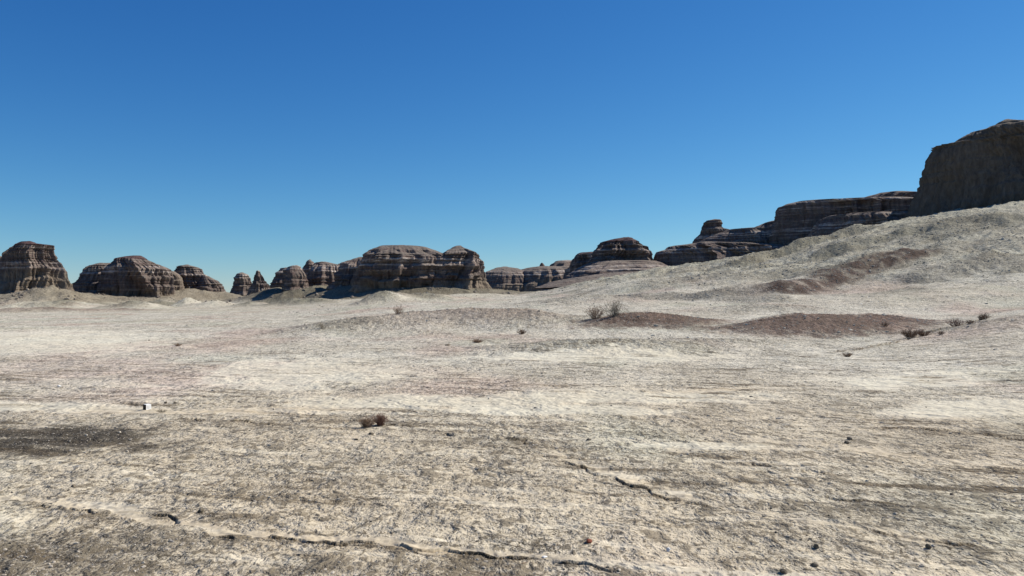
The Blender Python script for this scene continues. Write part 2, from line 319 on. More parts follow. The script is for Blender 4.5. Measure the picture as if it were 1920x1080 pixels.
TALUS = []        # (cx, cy, half u, half v, yaw, height, spread) filled from the buttes below
def terrain(x, y, fine=True):
    r = np.hypot(x, y); z = base_z(x, y); N = x.shape
    col = np.zeros(N + (3,)); speck = np.full(N, 0.35)
    wob = fbm(x / 9, y / 9, 3, 3)
    nearf = sst(45, 14, r)
    col[:] = C_PALE; col += (C_NEAR - C_PALE) * nearf[..., None]
    pk = sst(0.0, 0.7, fbm(x / 14, y / 22, 3, 41)) * 0.8; col += (C_PINK - col) * pk[..., None]
    gr = sst(0.1, 0.7, fbm(x / 11 + 40, y / 20, 3, 43)) * 0.6; col += (C_GREEN - col) * gr[..., None]
    def paint(c, m, sp=None):
        nonlocal col, speck
        m = np.clip(m, 0, 1); col = col + (np.array(c) - col) * m[..., None]
        if sp is not None: speck = speck + (sp - speck) * m
    hill = sst(3, 9, z) ; paint((0.50, 0.485, 0.41), hill * 0.9, 0.75); paint((0.50, 0.49, 0.40), sst(175, 205, y) * sst(5, 9, z) * sst(.5, -.2, fbm(x / 15, y / 15, 2, 45)) * .8, .5)
    paint((0.30, 0.29, 0.235), sst(2, 5, z) * sst(60, 100, y) * sst(0.05, .55, fbm(x / 20, y / 13, 3, 47)) * .55, 1.05)
    far_l = sst(150, 190, y) * sst(2, -20, x); paint((0.47, 0.43, 0.35), far_l * .5, 0.2)
    paint((0.31, 0.305, 0.24), sst(225, 250, y) * sst(25, -15, x) * sst(-.6, .3, fbm(x / 16, y / 16, 3, 48)) * .85, .9)
    rough = 0.06 + 0.35 * sst(60, 140, r) * sst(1.0, 3.0, z) + 0.5 * hill
    knob = np.zeros(N)
    for (px, Y, hw, hd, h, kind) in MOUNDS:
        if 150 < Y and px < 650 and kind in ('grey', 'pale'): h *= .95
        cx = wx(px, Y); dx = (x - cx) / hw; dy = (y - Y) / hd
        m0 = (np.abs(dx) < 2) & (np.abs(dy) < 2)
        q = np.sqrt(dx * dx + dy * dy) + 0.16 * wob * m0
        bell = sst(1.25, 0.0, q)
        cone = np.clip(1.22 - q, 0, 1.1) ** 1.25 * .9
        if Y > 150: cone = cone * (1 + .10 * ridged(x / 5, y / 7, 2, 95) * m0)
        z = z + h * (cone if (Y > 150 and px < 1050) else bell)
        front = sst(0.15, 0.55, q) * sst(1.25, 0.9, q) * sst(0.35, -0.25, dy) if kind in ('red',) else bell
        if kind == 'grey': front = bell * sst(.55, -.25, dx * .8 + dy * .5 + .15 * wob)  # shade painted in: darker colour on the left and camera side only
        if kind == 'red': front = sst(1.35, 0.7, q + .22 * fbm(x / .9, y / 1.6, 3, 91)) * sst(0.30, -0.05, dy + .12 * fbm(x / 2, y / 2, 2, 9)) 
        paint(SOIL_AND_SHADE[kind], front * {'red': .85, 'grit': .6, 'brown': .6, 'grey': .85, 'pale': .7, 'redpale': .85, 'fan': .8, 'scree': .9}[kind], {'red': 1.15, 'brown': 1.0, 'grit': 1.0, 'grey': .9, 'pale': .2, 'redpale': .9, 'fan': .6, 'scree': .7}[kind])
        knob = np.maximum(knob, bell * {'red': 1.2, 'brown': 1.3, 'grit': 1.1, 'grey': .6, 'pale': .15, 'redpale': .4, 'fan': .5, 'scree': .5}[kind])
    for (pl, h, wf, wb, kind) in SPURS:
        pts = [(wx(p, Y), Y) for p, Y in pl]
        d, sd, par = dseg(x + 2.5 * n2(x / 19, y / 19, 77), y + 2.5 * n2(x / 19, y / 23, 78), pts)
        w = np.where(sd > 0, wb, wf) * (1 + .45 * n2(x / 7, y / 9, 79)); q = d / w; env = sst(0, .18, par) * sst(1, .82, par)
        z = z + h * sst(1, 0, q) * env * (1 + .3 * n2(x / 6, y / 6, 5))
        m = sst(1.15, .6, q) * sst(.15, -.1, sd * q - .1) * sst(0, .08, par) * sst(1, .9, par)  # colour laid on the camera side of the spur only
        paint(SOIL_AND_SHADE[kind], m * (.45 + .5 * sst(-.5, .2, fbm(x / 2.5, y / 3.5, 3, 88)) if kind == 'redspur' else .45), 1.25)
    # talus aprons around the buttes
    for (cx, cy, hu, hv, yaw, h, w) in TALUS:
        c, s = math.cos(yaw), math.sin(yaw); u = (x - cx) * c + (y - cy) * s; v = -(x - cx) * s + (y - cy) * c
        m0 = np.hypot(u, v) < max(hu, hv) + 4 * w
        if not m0.any(): continue
        uu = u[m0]; vv = v[m0]; th_ = np.arctan2(vv / hv, uu / hu) * (hu * hv) ** .5; g = .7 * ridged(x[m0] / 11, y[m0] / 11, 2, 63) - 1.5; g = g - 1.1 * ridged(th_ / 3.6, np.hypot(uu, vv) / 22, 2, 64) * sst(0, 3, np.hypot(uu / hu, vv / hv) * 4 - 3.4)
        q = (np.hypot(uu / hu, vv / hv) - 1) * (hu * hv) ** .5 + 1.7 * g
        a = np.clip(1 - q / (w * 1.6), 0, 1) ** 1.5
        zz = z[m0]; zz = zz + h * a; z[m0] = zz
        k = np.zeros(N); k[m0] = np.clip(a * 2.2, 0, 1)
        cc = (0.235, 0.215, 0.165) if cx > -75 else (0.35, 0.31, 0.245)
        paint(cc, k * .85, 0.7)
    # general relief
    z = z + rough * 0.55 * fbm(x / 16, y / 16, 3, 7) + 0.22 * hill * ridged(x / 13, y / 21, 3, 8) + .22 * hill * ridged(x / 5, y / 8, 3, 12) + .42 * hill * ridged((x * .62 - y * .78 + 2 * n2(x / 9, y / 9, 13)) / 6.5, (x * .78 + y * .62) / 26, 3, 14) 
    z = z + 0.05 * sst(6, 30, r) * fbm(x / 4.2, y / 4.2, 3, 9) + sst(30, 110, r) * .06 * fbm(x / 2.2, y / 2.2, 2, 10)
    if fine:
        # crust clods; their size stays what it is, the mesh gets coarser with distance
        k1 = 0.010 + 0.020 * knob + 0.012 * hill
        z = z + k1 * ridged(x / 0.42, y / 0.42, 2, 21) * sst(160, 60, r)
        z = z + (0.007 * fbm(x / .16, y / .16, 3, 22) - 0.010 * np.maximum(0, fbm(x / .5, y / .22, 3, 25) - .1)) * sst(45, 20, r)
        z = z + (0.075 * knob + 0.06 * hill + .012) * (1 - np.abs(2 * n2(x / .9, y / .9, 23)) ) + (0.05 * knob + .16 * hill + .01 * sst(80, 120, r)) * (1 - 2 * np.abs(n2(x / 2.1, y / 2.1, 24)))
        # low wind-cut steps, striking slightly across the view
        st = (y * 0.93 + x * 0.30) / 1.35 + 0.9 * fbm(x / 3.5, y / 1.8, 3, 31)
        fr = st - np.floor(st)
        mm = sst(0.1, .6, n2(x / 6.5, y / 3.1, 32)) * sst(60, 18, r)
        z = z - 0.022 * mm * sst(.80, .97, fr) ; 
        paint((0.16, 0.125, 0.085), mm * sst(.90, .98, fr) * .25)
    for pl, dep in CRACKS:
        pts = []
        for px, py in pl: Y = F * EYE / (py - HY); pts.append((wx(px, Y), Y))
        if dep >= .1: pts = [(wx(p, Yq), Yq) for p, Yq in ((1560,44),(1620,47),(1680,50),(1740,54),(1800,58),(1850,61))]
        xs = [p[0] for p in pts]; ys = [p[1] for p in pts]
        m0 = (x > min(xs) - 2) & (x < max(xs) + 2) & (y > min(ys) - 2) & (y < max(ys) + 2)
        if not m0.any(): continue
        X, Yv = x[m0], y[m0]; sc = math.sqrt(sum(ys) / len(ys) / 12)
        d, sd, par = dseg(X + .16 * sc * fbm(X / .6, Yv / .6, 3, 51), Yv + .16 * sc * fbm(X / .6 + 9, Yv / .6, 3, 52), pts)
        on = sst(-.55, 0, n2(X / (0.5 * sc), Yv / (.5 * sc), 53)) * sst(0, .06, par) * sst(1, .94, par)
        w = dep * .55 * (0.6 + .8 * on)
        zz = z[m0]; zz = zz - dep * 1.0 * sst(w, w * .25, d) * on + dep * .8 * sst(6 * dep, 0, d) * (sd > 0) * on; z[m0] = zz
        k = np.zeros(N); k[m0] = sst(w * 1.3, w * .4, d) * on; paint((0.085, 0.062, 0.040), k * .9)
        k[m0] = sst(9 * dep, 1 * dep, d) * .3; paint((0.26, 0.21, 0.15), k, .9)
    for pl, hw, st_ in TRACKS:
        pts = [(wx(a, F * EYE / (b - HY)), F * EYE / (b - HY)) for a, b in pl]
        m0 = (y > min(p[1] for p in pts) - 2) & (y < max(p[1] for p in pts) + 2) & (x > pts[0][0] - 2) & (x < pts[-1][0] + 2)
        if not m0.any(): continue
        X, Yv = x[m0], y[m0]; d, sd, par = dseg(X + .1 * fbm(X / 1.1, Yv / 1.1, 3, 111), Yv + .22 * fbm(X / 1.5, Yv / 1.2, 3, 112), pts)
        k = np.zeros(N); k[m0] = sst(hw * 1.25, hw * .6, d) * sst(0, .08, par) * sst(1, .9, par) * st_ * (.6 + .4 * sst(-.4, .3, n2(X / 1.7, Yv / 1.2, 113)))
        z = z - .012 * k; paint((0.47, 0.405, 0.31), k, -1.1)
        k[m0] = sst(hw * .35, 0, np.abs(d - hw * 1.2)) * (sd < 0) * st_ * sst(.0, .5, fbm(X / .7, Yv / .5, 3, 114)); paint((0.16, 0.12, 0.08), k * .55, 1.0)
    yy = np.maximum(y, 1); ppx = CX + F * x / yy; ppy = HY + F * EYE / yy; on = (y > 2)
    wv = fbm(x / 1.3, y / 2.0, 4, 61, .6)
    for (px, py, a, b, st_) in DARK:
        q = np.hypot((ppx - px) / a, (ppy - py) / b) + .32 * wv
        paint((0.085, 0.072, 0.052) if py > 835 or px > 300 else (0.052, 0.048, 0.042), on * sst(1.15, .45, q) * st_ * (.85 if px in (60, 190) else .30), 1.1)
        paint((0.085, 0.072, 0.052), on * sst(1.6, .9, q) * st_ * .08, .8)
    for (px, py, a, b) in PALE:
        q = np.hypot((ppx - px) / a, (ppy - py) / b) + .4 * wv
        paint((0.53, 0.50, 0.42), on * sst(1.2, .5, q) * .75, -.8)
    # long drifts of browner dust between the clods, combed by the wind across the flat
    xr = x * .97 - y * .22; yr = y * .97 + x * .22
    stk = fbm(xr / 3.4, yr / .62, 4, 101, .6); zn = sst(-.5, .5, fbm(x / 7, y / 5, 2, 102)) * sst(70, 30, r)
    paint((0.27, 0.21, 0.14), sst(.25, .75, stk) * zn * .4); paint((0.15, 0.115, 0.075), sst(.42, .7, stk + .15 * fbm(x / .5, y / .3, 2, 103)) * zn * (.25 + .5 * sst(1, 6, x)))
    paint((0.56, 0.51, 0.42), sst(.30, .8, -stk) * sst(70, 30, r) * .6)
    speck = speck + (.55 * sst(.1, .8, stk) * zn - .35 * sst(.2, .7, -stk)) * sst(80, 30, r)
    speck = speck + .30 * fbm(x / 3.1, y / 5.2, 3, 71) - .05
    return z, col * np.array([0.985, 0.985, 0.945]), speck
def zt(x, y):
    z, _, _ = terrain(np.array([float(x)]), np.array([float(y)]), True); return float(z[0])

# ------------------------------------------------------------------ buttes: stacks of contours
def lobe_mesh(pl, pr, Y, depth, seed, zbase, p=2.6, gully=1.0, ledge=1.0, step=0.26, tint=0.0, vshift=0.0, lean=0.35):
    """pl / pr: silhouette of the left and right flank, from the foot to the top, in photo pixels seen at depth Y.
    Returns vertices (world), quads, attributes. The body is a closed stack of contours with real depth."""
    pxc = (pl[0][0] + pr[0][0]) / 2; az = math.atan((pxc - CX) / F); ca = math.cos(az)
    cx, cy = wx(pxc, Y), Y; m = Y / F
    R = math.hypot(cx, cy)
    def conv(P):
        out = []
        for a, b in P:
            ang = math.atan((a - CX) / F) - az
            out.append((R * math.tan(ang), wz(b, Y) ))
        return out
    L = sorted(conv(pl), key=lambda q: q[1]); Rr = sorted(conv(pr), key=lambda q: q[1])
    zt_ = min(max(q[1] for q in L), max(q[1] for q in Rr))
    zs = np.arange(zbase, zt_, 0.02)
    def fl(P, sgn):
        zz = [q[1] for q in P]; uu = [q[0] for q in P]
        low = P[0]; slope = 0.45
        u = np.interp(zs, zz, uu); return np.where(zs < low[1], low[0] + sgn * (low[1] - zs) * slope, u)
    uL = fl(L, -1); uR = fl(Rr, 1)
    met = np.r_[0, np.cumsum(np.hypot(0.02, 0.6 * np.maximum(np.abs(np.diff(uL)), np.abs(np.diff(uR)))))]
    K = max(12, int(met[-1] / step)); tt = np.linspace(0, met[-1], K)
    z = np.interp(tt, met, zs); uL = np.interp(tt, met, uL); uR = np.interp(tt, met, uR)
    a = np.maximum((uR - uL) / 2, 0.05); uc = (uR + uL) / 2; a0 = a[0]
    d = depth * (a / a0) ** lean * (1 - 0.12 * (z - z[0]) / (z[-1] - z[0]))
    per = 2.2 * (a0 + depth); M = int(min(900, max(80, per / (step * 1.0))))
    ph = np.linspace(0, 2 * np.pi, M, endpoint=False)
    th = np.arctan2(depth * np.sin(ph), a0 * np.cos(ph))
    TH, Z = np.meshgrid(th, z); A = a[:, None]; D = d[:, None]
    r = (np.abs(np.cos(TH) / A) ** p + np.abs(np.sin(TH) / D) ** p) ** (-1 / p)
    U = uc[:, None] + r * np.cos(TH); Vv = r * np.sin(TH) + vshift
    # horizontal displacement: buttresses and gullies (tall), small flutes, rock beds
    hh = (z[-1] - z[0]); rel = ((Z - z[0]) / hh)
    sc = min(1.0, a0 / 14) ** .7 * gully
    gx, gy = U * 1.0 + seed * 13.7, Vv * 1.0 - seed * 7.1
    g1 = 1 - 2.2 * np.abs(n3(gx / 9.5, gy / 9.5, Z / 38, seed)); g2 = 1 - 2.2 * np.abs(n3(gx / 3.6, gy / 3.6, Z / 16, seed + 5)); g3 = n3(gx / 1.3, gy / 1.3, Z / 2.4, seed + 9)
    arc = np.r_[0, np.cumsum(np.hypot(np.diff(r[0] * np.cos(th)), np.diff(r[0] * np.sin(th))))]; tot = arc[-1] * (1 + 1 / M)
    def wedge(P, sd, wz_, wamp):
        n = max(3, round(tot / P)); q = arc[None, :] / tot * n + wamp * n3(arc[None, :] / 14, Z / wz_, Z * 0 + sd, sd); i = np.floor(q); f = q - i; i = np.mod(i, n)
        rn = _h(i, i * 0 + sd, i * 0, 77) / 4294967296.0; pk = .25 + .5 * _h(i, i * 0 + sd, i * 0, 99) / 4294967296.0
        return np.where(f < pk, f / pk, (1 - f) / (1 - pk)) * (.35 + .9 * rn) - .45
    wd1 = wedge(11.0, seed, 16, .5); wd2 = wedge(3.8, seed + 40, 7, .55); wd3 = wedge(1.7, seed + 80, 3.5, .8)
    g0 = n3(gx / 17, gy / 17, Z / 11, seed + 2)
    stf = strata(Z + 0.25 * n3(gx / 12, gy / 12, Z / 9, seed + 3))
    edge = sst(0, .12, 1 - rel)
    side = 0.35 + 0.65 * np.abs(np.sin(TH)) ** .7                     # keep the outline, work the faces
    BP = 3.6 if a0 > 8 else 2.4
    bq = (Z + 2.2 * n3(gx / 11, gy / 11, Z / 30, seed + 31) + .8 * n3(gx / 3.5, gy / 3.5, Z / 9, seed + 32)) / BP; bf = bq - np.floor(bq)
    bench = np.where(bf < .72, bf / .72, (1 - bf) / .28) * sst(-.5, .2, n3(gx / 9, gy / 9, Z / 6, seed + 33)) * min(1.5, a0 / 9)
    side2 = np.abs(np.sin(TH)) ** .6; rate = np.abs(np.gradient(d)) / (np.abs(np.gradient(z)) + 1e-4); stp = (1 / (1 + (rate / .9) ** 2))[:, None]; wd2 = wd2 * stp; wd3 = wd3 * stp; bench = bench * (.6 + .4 * stp); mass = sst(.62, .30, rel + .25 * g0)
    disp = sc * ((2.4 * g0 + 4.2 * wd1 * (.35 + .65 * (1 - rel)) + .5 * g1) * side2 + 1.5 * wd2 * (.25 + .75 * side2) * (.5 + .5 * (1 - rel)) + .75 * wd3 + .3 * g2 * side2 + .22 * g3) * (.2 + .8 * edge) + ledge * 1.0 * bench * side2 - .4 * ledge * side2 + ledge * .50 * stf * sst(-.9, .5, n3(gx / 6, gy / 6, Z / 4, seed + 8)) * (1 - .5 * mass)
    disp = np.maximum(disp, -0.45 * r)
    U = U + disp * np.cos(TH); Vv = Vv + disp * np.sin(TH)
    Z = Z + .10 * g3 * edge
    V = [np.stack([U, Vv, Z], -1).reshape(-1, 3)]; bed = [stf.ravel()]
    # top: rings shrinking to the middle, slightly domed and uneven
    NR = max(4, int(min(a[-1], d[-1]) / (step * 1.4))); topU, topV, topZ = U[-1], Vv[-1], Z[-1]
    cU, cV = topU.mean(), topV.mean(); rings = []
    for k in range(1, NR + 1):
        f = 1 - k / (NR + 0.6); uu = cU + (topU - cU) * f; vv = cV + (topV - cV) * f
        rings.append(np.stack([uu, vv, topZ.mean() + (topZ - topZ.mean()) * f + .35 * m * 5 * (1 - f * f) * .5 + .16 * n3(uu / 1.6 + seed, vv / 1.6, uu * 0, seed)], -1))
    if rings: V.append(np.concatenate(rings)); bed.append(np.zeros(NR * M))
    V = np.concatenate(V); nl = K + len(rings)
    i = np.arange(nl - 1)[:, None] * M + np.arange(M)[None]; j = np.arange(nl - 1)[:, None] * M + (np.arange(M)[None] + 1) % M
    Q = np.stack([i, j, j + M, i + M], -1).reshape(-1, 4)
    bed = np.concatenate(bed)
    yaw = -az; c, s = math.cos(yaw), math.sin(yaw)      # local u axis is square to the line of sight
    x = cx + V[:, 0] * c - V[:, 1] * s; y = cy + V[:, 0] * s + V[:, 1] * c
    zz = V[:, 2]
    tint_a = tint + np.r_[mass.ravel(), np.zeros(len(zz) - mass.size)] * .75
    return np.stack([x, y, zz], -1), Q, dict(bed=bed, tint=tint_a), (cx, cy, a0, depth, yaw)

def butte(name, label, lobes, talus=(3, 7), group=None, zbase=None, cat='butte'):
    """lobes: dicts of lobe_mesh arguments; cap=z_pixel splits off the cap bed as a part of its own"""
    Ls = []
    for lb in lobes:
        lb = dict(lb); cap = lb.pop('cap', None); Y = lb['Y']
        cxm = wx((lb['pl'][0][0] + lb['pr'][0][0]) / 2, Y)
        zb = lb.pop('zbase', None)
        if zb is None: zb = float(base_z(np.array([cxm]), np.array([float(Y)]))[0]) - 3.0
        V, Q, at, info = lobe_mesh(zbase=zb, **lb); Ls.append((V, Q, at, info, cap, Y))
        if talus and talus[0] > 0: TALUS.append((info[0], info[1], info[2], info[3], info[4], talus[0] * .85, talus[1] + 2))
    cx, cy = Ls[0][3][0], Ls[0][3][1]; z0 = float(base_z(np.array([cx]), np.array([cy]))[0])
    root = bpy.data.objects.new(name, None); COL.objects.link(root); root.location = (cx, cy, z0); root.empty_display_size = 3
    tag(root, label, cat, group)
    for V, Q, at, info, cap, Y in Ls:
        V = V - np.array([cx, cy, z0])
        if cap:
            zc = wz(cap, Y) - z0; up = V[Q][:, :, 2].min(1) >= zc - .01
            for nm, sel, mt in (('cliff', ~up, MAT_ROCK), ('cap_bed', up, MAT_CAP)):
                q = Q[sel]; ids, inv = np.unique(q, return_inverse=True); mesh_obj(nm, V[ids], inv.reshape(q.shape), mt, root, False, {k: a[ids] for k, a in at.items()})
        else: mesh_obj('cliff', V, Q, MAT_ROCK, root, False, at)
    return root
def lb(pl, pr, Y, depth, seed, **k): return dict(pl=pl, pr=pr, Y=Y, depth=depth, seed=seed, **k)

butte('rock_butte', 'low pale banded butte cut by the left picture edge, behind the red-capped tower',
      [lb([(-110,560),(-90,520),(-70,482),(-40,474)], [(20,560),(14,530),(9,500),(4,480),(-20,474)], 400, 16, 3, step=.5)], (2, 8))
butte('rock_butte', 'tall tower-like butte with flat dark red cap, pale scree at its foot, far left',
      [lb([(-30,560),(-14,535),(-3,510),(7,485),(11,474),(22,466),(29,459.5),(31,456),(36,454)], [(142,558),(133,535),(126,517),(114,497),(104,486),(101,478),(99,468),(97,460),(72,457.5),(66,454.5)], 262, 13, 1, cap=462, gully=1.1, ledge=.9)], (3.6, 11))
butte('rock_butte', 'wide dome-shouldered butte with a small dark flat cap, fluted cliffs, second mass from the left',
      [lb([(186,556),(192,535),(199,515),(207,500),(219,490),(221,485),(232,482),(248,480)], [(322,556),(318,535),(314,518),(309,507),(298,499),(283,494),(273,489),(271,484),(266,480.5)], 300, 13, 8, cap=489, gully=1.35, ledge=.8),
       lb([(132,556),(139,533),(152,524),(159,512),(165,500),(180,494.5)], [(262,556),(255,530),(245,510),(235,498),(226,493.5)], 316, 12, 4, gully=.8)], (1.8, 7))
butte('rock_butte', 'red-brown banded butte with stepped shoulders falling to the right, beside the open gap of sky',
      [lb([(318,558),(322,530),(328,508),(334,499),(345,497.5)], [(402,556),(396,535),(388,519),(381,514),(377,505),(366,500),(355,497.5)], 335, 11, 12),
       lb([(368,558),(374,535),(380,520),(388,518)], [(426,558),(421,544),(414,531),(402,524),(393,519)], 330, 9, 13, gully=.8),
       lb([(306,556),(310,530),(314,511),(320,508)], [(352,560),(346,540),(341,520),(332,512),(326,509)], 322, 8, 14, gully=.5, tint=.6)], (1.6, 6))
butte('rock_butte', 'small rounded dark knob of rock left of the pointed pyramid',
      [lb([(430,552),(435,538),(440,520),(445,513),(451,511)], [(480,555),(474,538),(470,525),(464,516),(457,511.5)], 380, 7, 15, step=.35)], (1.8, 7))
butte('rock_pinnacle', 'small pointed pyramid of banded rock standing alone on a grey cone',
      [lb([(458,566),(466,545),(473,526),(478,513),(482,507.5)], [(520,566),(512,549),(503,532),(498,526),(492,518),(487,509),(484.5,507)], 285, 6, 16, p=2.1, gully=.9, ledge=.8, step=.25)], (1.6, 6), cat='rock pinnacle')
butte('rock_butte', 'dark stepped butte with blocky black lower cliff, just right of the pyramid',
      [lb([(526,568),(531,545),(534,525),(538,508),(541,501),(548,498.5)], [(586,566),(580,540),(574,518),(567,508),(562,499.5),(557,498)], 272, 9, 17, ledge=.8),
       lb([(500,560),(508,535),(516,522),(522,512),(528,503),(535,502)], [(572,562),(566,530),(558,510),(548,503)], 305, 8, 18, gully=.8)], (2.0, 6))
butte('rock_butte', 'pale-flanked butte with tiny crest knob, against the left end of the great central ridge',
      [lb([(556,566),(566,545),(574,525),(583,505),(590,493),(600,491.5)], [(662,566),(655,540),(648,515),(640,498),(625,494),(612,491)], 292, 11, 20, tint=.25, ledge=.8),
       lb([(562,556),(566,520),(569,503),(574,495),(577,488.5),(580,487)], [(615,556),(610,520),(600,499),(589,493),(584,489),(582,487)], 318, 7, 21, gully=.5),
       lb([(612,556),(622,520),(628,500),(634,495)], [(672,556),(668,520),(655,500),(646,496),(640,495)], 322, 7, 22, gully=.5)], (2.0, 6))
butte('rock_butte', 'great central ridge with pale and dark bands, two humps and a steep red-brown right end',
      [lb([(646,572),(656,545),(666,520),(676,500),(689,480),(702,469),(713,463.5),(735,462.5)], [(868,566),(862,540),(857,510),(852,486),(832,478),(814,470),(800,464.5),(780,462)], 250, 19, 24, gully=1.35, ledge=1.35, p=3.0, lean=.62),
       lb([(770,562),(782,540),(797,517),(812,500),(824,487),(836,478),(842,470),(850,464),(856,461.5)], [(921,560),(917,545),(911,528),(906,505),(901,488),(893,476),(881,470),(870,466),(864,461.5)], 246, 14, 25, gully=1.15, ledge=1.35, p=3.0, lean=.6),
       lb([(604,575),(618,552),(630,530),(641,508),(650,492),(658,487),(672,483)], [(742,566),(735,540),(720,510),(700,490),(688,482)], 264, 15, 26, gully=1.1, ledge=1.2, lean=.6)], (1.6, 6))
butte('rock_ridge', 'low striped ridge just right of the great central ridge, red-rimmed flat top',
      [lb([(895,548),(905,525),(912,512),(922,506),(932,502),(940,501)], [(1005,548),(995,520),(984,509),(972,504),(960,502),(952,501)], 345, 26, 28, ledge=1.1, lean=1.0, gully=.7, p=2.8, step=.35)], (0, 1), cat='ridge')
butte('rock_ridge', 'long low terrace of striped rock with a tiny dark knob standing on its skyline',
      [lb([(960,550),(970,525),(978,508),(986,504),(1004,501)], [(1120,545),(1100,515),(1080,502),(1060,497),(1040,497.5),(1025,499)], 350, 34, 29, ledge=1.1, lean=1.0, gully=.7, p=2.8, step=.35),
       lb([(1009,512),(1011,500),(1013,495),(1015,492.5)], [(1024,512),(1022,500),(1020,496),(1018,493)], 352, 2.0, 30, p=2, gully=.5, step=.25, zbase=12.0, ledge=.4),
       lb([(1015,548),(1025,515),(1034,497),(1043,490),(1055,489)], [(1130,545),(1120,510),(1105,493),(1090,489.5),(1078,489)], 356, 26, 31, ledge=1.1, lean=.9, p=2.8, step=.35)], (0, 1), cat='ridge')
butte('rock_butte', 'square-shouldered mesa with dark cliff and lit right flank, right of centre on the skyline',
      [lb([(1088,530),(1102,505),(1112,488),(1119,470),(1124,460),(1129,455),(1145,450),(1165,447)], [(1236,530),(1228,500),(1221,486),(1216,475),(1209,463.5),(1196,461),(1194,454),(1188,448),(1180,446)], 300, 14, 33, cap=456, gully=1.3, ledge=1.1),
       lb([(1058,540),(1066,510),(1074,492),(1080,479),(1087,474),(1100,473.5)], [(1160,530),(1150,500),(1140,485),(1130,475),(1118,473)], 318, 10, 34, cap=477, step=.3),
       lb([(1040,548),(1055,528),(1075,512),(1095,500),(1110,493),(1130,490)], [(1290,535),(1270,510),(1250,498),(1235,491),(1200,489)], 296, 30, 35, gully=.8, ledge=1.3, lean=1.0, tint=-.5),
       ], (0, 1))
butte('rock_terrace', 'low dark terrace of grey and brown ledges below the square-shouldered mesa',
      [lb([(985,552),(1003,540),(1030,530),(1070,522),(1110,516),(1150,511)], [(1400,540),(1370,525),(1330,515),(1270,508),(1220,507)], 272, 32, 36, gully=.8, ledge=1.3, lean=1.0, tint=-.5)], (0, 1), cat='terrace')
butte('rock_ridge', 'long dark stepped ridge rising to the right behind the pale hillside',
      [lb([(1222,510),(1228,490),(1232,476),(1236,471),(1253,467),(1257,462),(1280,459),(1310,455)], [(1560,470),(1540,450),(1510,440),(1480,436),(1440,434),(1400,440),(1350,450),(1330,454)][:0] + [(1600,505),(1560,480),(1500,466),(1420,458),(1350,455)], 290, 17, 38, gully=1.3, ledge=.55, lean=.15, tint=-.55),
       lb([(1262,500),(1290,470),(1318,450),(1340,440),(1362,431),(1380,430)], [(1620,480),(1580,455),(1530,440),(1480,430),(1430,428),(1400,428.5)], 304, 15, 39, gully=1.2, ledge=.55, lean=.15, tint=-.55),
       lb([(1395,460),(1405,440),(1418,428),(1432,419),(1445,416)], [(1540,470),(1520,440),(1490,425),(1460,416)], 312, 12, 40, gully=1.0, ledge=.55, lean=.15, tint=-.55)], (0, 1), cat='ridge')
butte('rock_tower', 'small blunt black tower with a notched right side, alone on the skyline ridge',
      [lb([(1296,462),(1304,448),(1314,438),(1317,428),(1320,418),(1326,414),(1335,412.5)], [(1386,460),(1372,436),(1366,431),(1356,429),(1352,425),(1353,418),(1351,413),(1349,411.5)], 318, 7, 42, gully=.6, ledge=.5, tint=-.5, step=.25)], (0, 1))
butte('rock_ridge', 'long flat-topped dark ridge, brown bay near its left end, just left of the huge cliff',
      [lb([(1436,445),(1446,428),(1456,412),(1461,398),(1465,386),(1475,381),(1490,377.5),(1500,377)], [(1800,440),(1790,410),(1780,385),(1700,380),(1560,378.5)][:1] + [(1790,415),(1770,385),(1700,378),(1560,376.6)], 286, 16, 44, gully=1.35, p=3.2, ledge=.55, lean=.15, tint=-.55),
       lb([(1560,420),(1580,392),(1600,378),(1620,371),(1640,366),(1660,364.5)], [(1800,430),(1780,390),(1750,368),(1700,364)], 292, 15, 45, gully=1.0, ledge=.55, lean=.15, tint=-.55)], (0, 1), cat='ridge')
butte('rock_ridge', 'lower dark spur of rock half buried in the hillside, under the flat-topped ridge',
      [lb([(1508,460),(1520,436),(1530,420),(1540,408),(1556,403),(1580,402)], [(1790,450),(1775,420),(1750,400),(1700,393),(1660,396)][:0] + [(1800,450),(1780,420),(1740,403),(1640,401.5)], 262, 13, 46, gully=1.3, ledge=.55, lean=.15, tint=-.55),
       lb([(1600,450),(1640,420),(1680,404),(1700,396),(1720,392)], [(1820,440),(1800,410),(1770,396),(1740,391.5)], 270, 12, 47, gully=1.0, ledge=.55, lean=.15, tint=-.55)], (0, 1), cat='ridge')
butte('cliff_butte', 'huge black shadowed cliff towering on the hill crest at the right edge of the picture',
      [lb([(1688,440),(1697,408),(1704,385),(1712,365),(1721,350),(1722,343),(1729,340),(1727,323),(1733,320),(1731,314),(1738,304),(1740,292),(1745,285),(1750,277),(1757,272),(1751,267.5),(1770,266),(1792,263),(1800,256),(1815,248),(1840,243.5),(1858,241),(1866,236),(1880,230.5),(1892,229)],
          [(2190,460),(2170,400),(2150,340),(2130,300),(2080,270),(2020,250),(1960,240),(1925,236),(1900,231),(1896,229)], 235, 22, 50, gully=.7, ledge=.35, p=3.0, lean=.1, tint=2.0, vshift=4)], (0, 1))

